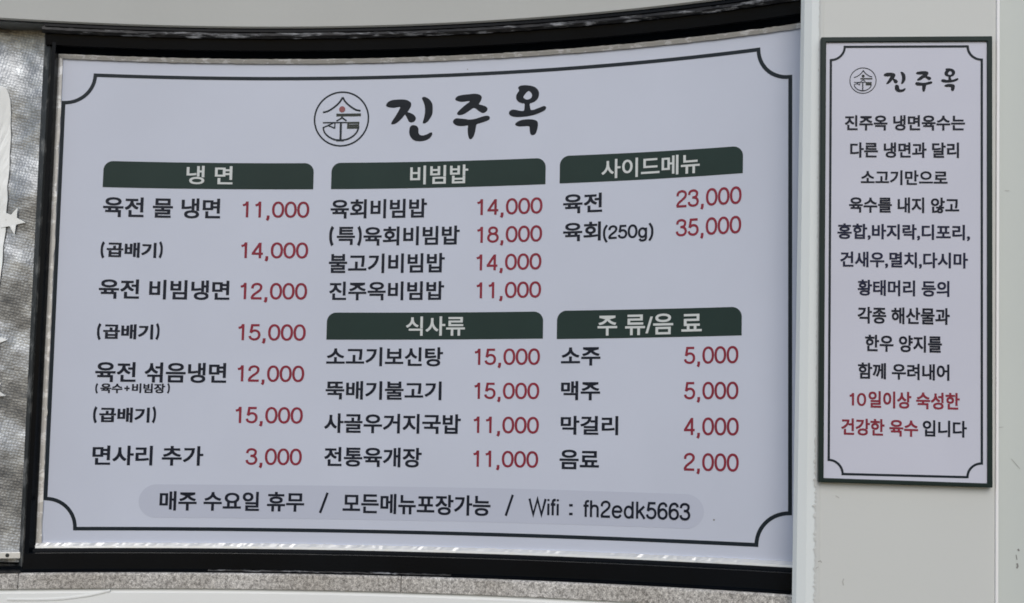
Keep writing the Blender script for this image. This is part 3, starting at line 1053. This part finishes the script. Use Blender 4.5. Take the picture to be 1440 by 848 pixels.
# brushed paint lip where the front coat laps on to the corner strip
V, F = [], []
for i, t in enumerate(ts2):
    f = (t - up0) / (up1 - up0)
    e = c3[0] + (c3[1] - c3[0]) * f
    rag = abs(rng.normal()) * .0022 if t < .12 else abs(rng.normal()) * .0006
    V += [SIGN.at(e - rag - .0008, t, BACK - .0018)[0], SIGN.at(e + .002, t, BACK - .0002)[0], SIGN.at(e + .006, t, BACK + .0006)[0]]
for i in range(len(ts2) - 1):
    F += [(3 * i, 3 * i + 1, 3 * i + 4, 3 * i + 3), (3 * i + 1, 3 * i + 2, 3 * i + 5, 3 * i + 4)]
link('paint_lip', mesh_of(V, F), M['paint'], root)
d1 = splane(1405.0, 1402.8, BACK - .003)
dm = splane(1402.2, 1400.2, BACK + .002)
link('corner_bead', column(SIGN, [(d0[0] + .0004, d0[1] + .0004, -.03), (d0[0] + .0004, d0[1] + .0004, BACK + .001), (d0[0] + .0010, d0[1] + .0010, BACK + .0028), (*dm, BACK + .0034), (d1[0] - .0010, d1[1] - .0010, BACK + .0028), (*d1, BACK + .001), (d1[0], d1[1], -.03)], ts), M['edge_white'], root)
# paint scratches and nicks
k = Ink()
for pts, w in (([(1186, 823), (1184.8, 818), (1186.5, 813.5)], 1.3), ([(1150, 790), (1153.5, 788.5), (1155.5, 791)], .9),
               ([(1147, 799), (1151, 797)], .8), ([(1175, 697), (1180, 700)], .9)):
    q_ = [B(x, y, BACK) for x, y in pts]
    k = Ink()
    k.stroke([(a, t * SIGN.H) for a, t in q_], w * px_m)
    lay('scratch', k, SIGN, lambda x, y: (x, y / SIGN.H), M['nick'], root, BACK + .0008)

w0 = splane(1404, 1402, -.040)
w1 = splane(2800, 2800, -.040)
o = link('side_wall', column(SIGN, [(w0[0] - .02, w0[1] - .02, -.30), (w0[0] - .02, w0[1] - .02, -.034), (w1[0], w1[1], -.034), (w1[0], w1[1], -.30)], ts), M['paint_wall'])
o['label'] = 'pale grey painted wall strip right of the white pillar edge'
o['category'] = 'wall'
o['kind'] = 'thing'
k = Ink()
for pts, w in (([(1431, 772), (1433, 774.5)], 2.6), ([(1430, 792), (1431, 796), (1429.6, 799)], 2.6), ([(1428.5, 780), (1430, 787)], 1.2),
               ([(1404, 601), (1411, 600.5)], .9), ([(1422, 645), (1434, 659)], .9), ([(1413, 268), (1419, 268.5)], .9)):
    q_ = [B(x, y, -.034) for x, y in pts]
    k = Ink()
    k.stroke([(a, t * SIGN.H) for a, t in q_], w * px_m * .75)
    lay('smudge', k, SIGN, lambda x, y: (x, y / SIGN.H), M['dirt' if w > 1 else 'nick'], o, -.034 + .0008)

# the notice
root = thing('notice_sign', SIGN.at(B(1272, 684)[0], 0.0, -.01)[0],
             'narrow upright white notice in a dark green frame on the pillar', 'notice')
cor = [B(1154.5, 53), B(1394.5, 51.5), B(1395, 685.6), B(1150.5, 677.8)]
inn = [B(1161.5, 60), B(1387.6, 58.6), B(1388, 679.6), B(1157.8, 672)]
V, F = [], []
for off in (BACK + .0005, 0.004):
    for ring in (cor, inn):
        for a, t in ring:
            V.append(SIGN.at(a, t, off)[0])
for i in range(4):
    j = (i + 1) % 4
    F += [(8 + i, 8 + j, 12 + j, 12 + i), (i, j, 8 + j, 8 + i), (4 + i, 12 + i, 12 + j, 4 + j), (i, 4 + i, 4 + j, j)]
me = mesh_of(V, F)
bm = bmesh.new()
bm.from_mesh(me)
bmesh.ops.recalc_face_normals(bm, faces=bm.faces)
bm.to_mesh(me)
bm.free()
bevel(link('frame', me, M['frame_green'], root), .0012)
V = [SIGN.at(a, t, off)[0] for off in (0.0, -.012) for a, t in inn]
link('panel', mesh_of(V, [(0, 3, 2, 1), (4, 5, 6, 7), (0, 1, 5, 4), (1, 2, 6, 5), (2, 3, 7, 6), (3, 0, 4, 7)]), M['notice'], root)
k = border(SIGN, (1168.5, 66), (1380.5, 65.2), (1165.2, 666), (1380.6, 671.5), 18.5 * px_m * .87, 3.1 * px_m * .87)
lay('border_line', k, SIGN, k.fn, M['line_ink'], root)
efn = fit(SIGN, (425 - 331, 425 + 331, -445 - 331, -445 + 331), 1194.6, 1232.4, 95, 131.8)
em = lay('emblem', ea, SIGN, efn, M['line_ink'], root)
lay('emblem_bar', eb, SIGN, efn, M['emblem_green'], em)
lay('dot', ed, SIGN, efn, M['emblem_green'], em)
for k in bt:
    lay('brush_letter', k, SIGN, fit(SIGN, bb, 1242.5, 1347.8, 96.2, 129.6), M['title_ink'], root)
LINES = [
    ('진주옥 냉면육수는', 1188, 1357, 162, 183.6), ('다른 냉면과 달리', 1195.5, 1348.5, 200.3, 222), ('소고기만으로', 1210.5, 1332.5, 239.5, 260.3),
    ('육수를 내지 않고', 1194, 1348.8, 277.5, 299.5), ('홍합,바지락,디포리,', 1177.5, 1364, 315, 338), ('건새우,멸치,다시마', 1181.5, 1361, 354.5, 377.6),
    ('황태머리 등의', 1206, 1335, 394, 416.5), ('각종 해산물과', 1206, 1335.5, 432.3, 455.8), ('한우 양지를', 1216.5, 1324.5, 471.5, 495.2),
    ('함께 우려내어', 1206.5, 1335, 511, 534), ]
for body, x0, x1, y0, y1 in LINES:
    put_hangul('text_line', body, SIGN, x0, x1, y0, y1, M['navy_ink' if body[0] in '홍건황' else 'ink'], root, .014)
put_latin('text_line', '10', SIGN, 1194.5, 1218, 552.8, 570.4, M['red_ink'], root, .165)
put_hangul('text_line', '일이상 숙성한', SIGN, 1221.2, 1349.5, 551.2, 575, M['red_ink'], root, .014)
put_hangul('text_line', '건강한 육수', SIGN, 1183, 1291, 589.3, 613, M['red_ink'], root, .014)
put_hangul('text_line', '입니다', SIGN, 1297.5, 1359.5, 591.3, 614.6, M['ink'], root, .014)

# a closing wall behind everything, so no gap shows between frame, pillar and sill
o = link('back_wall', sweep(BOARD, [(-.55, -.12), (-.55, -.16), (1.5, -.16), (1.5, -.12)], a_far_l, a_far_r, 60), M['black'])
o['kind'] = 'structure'
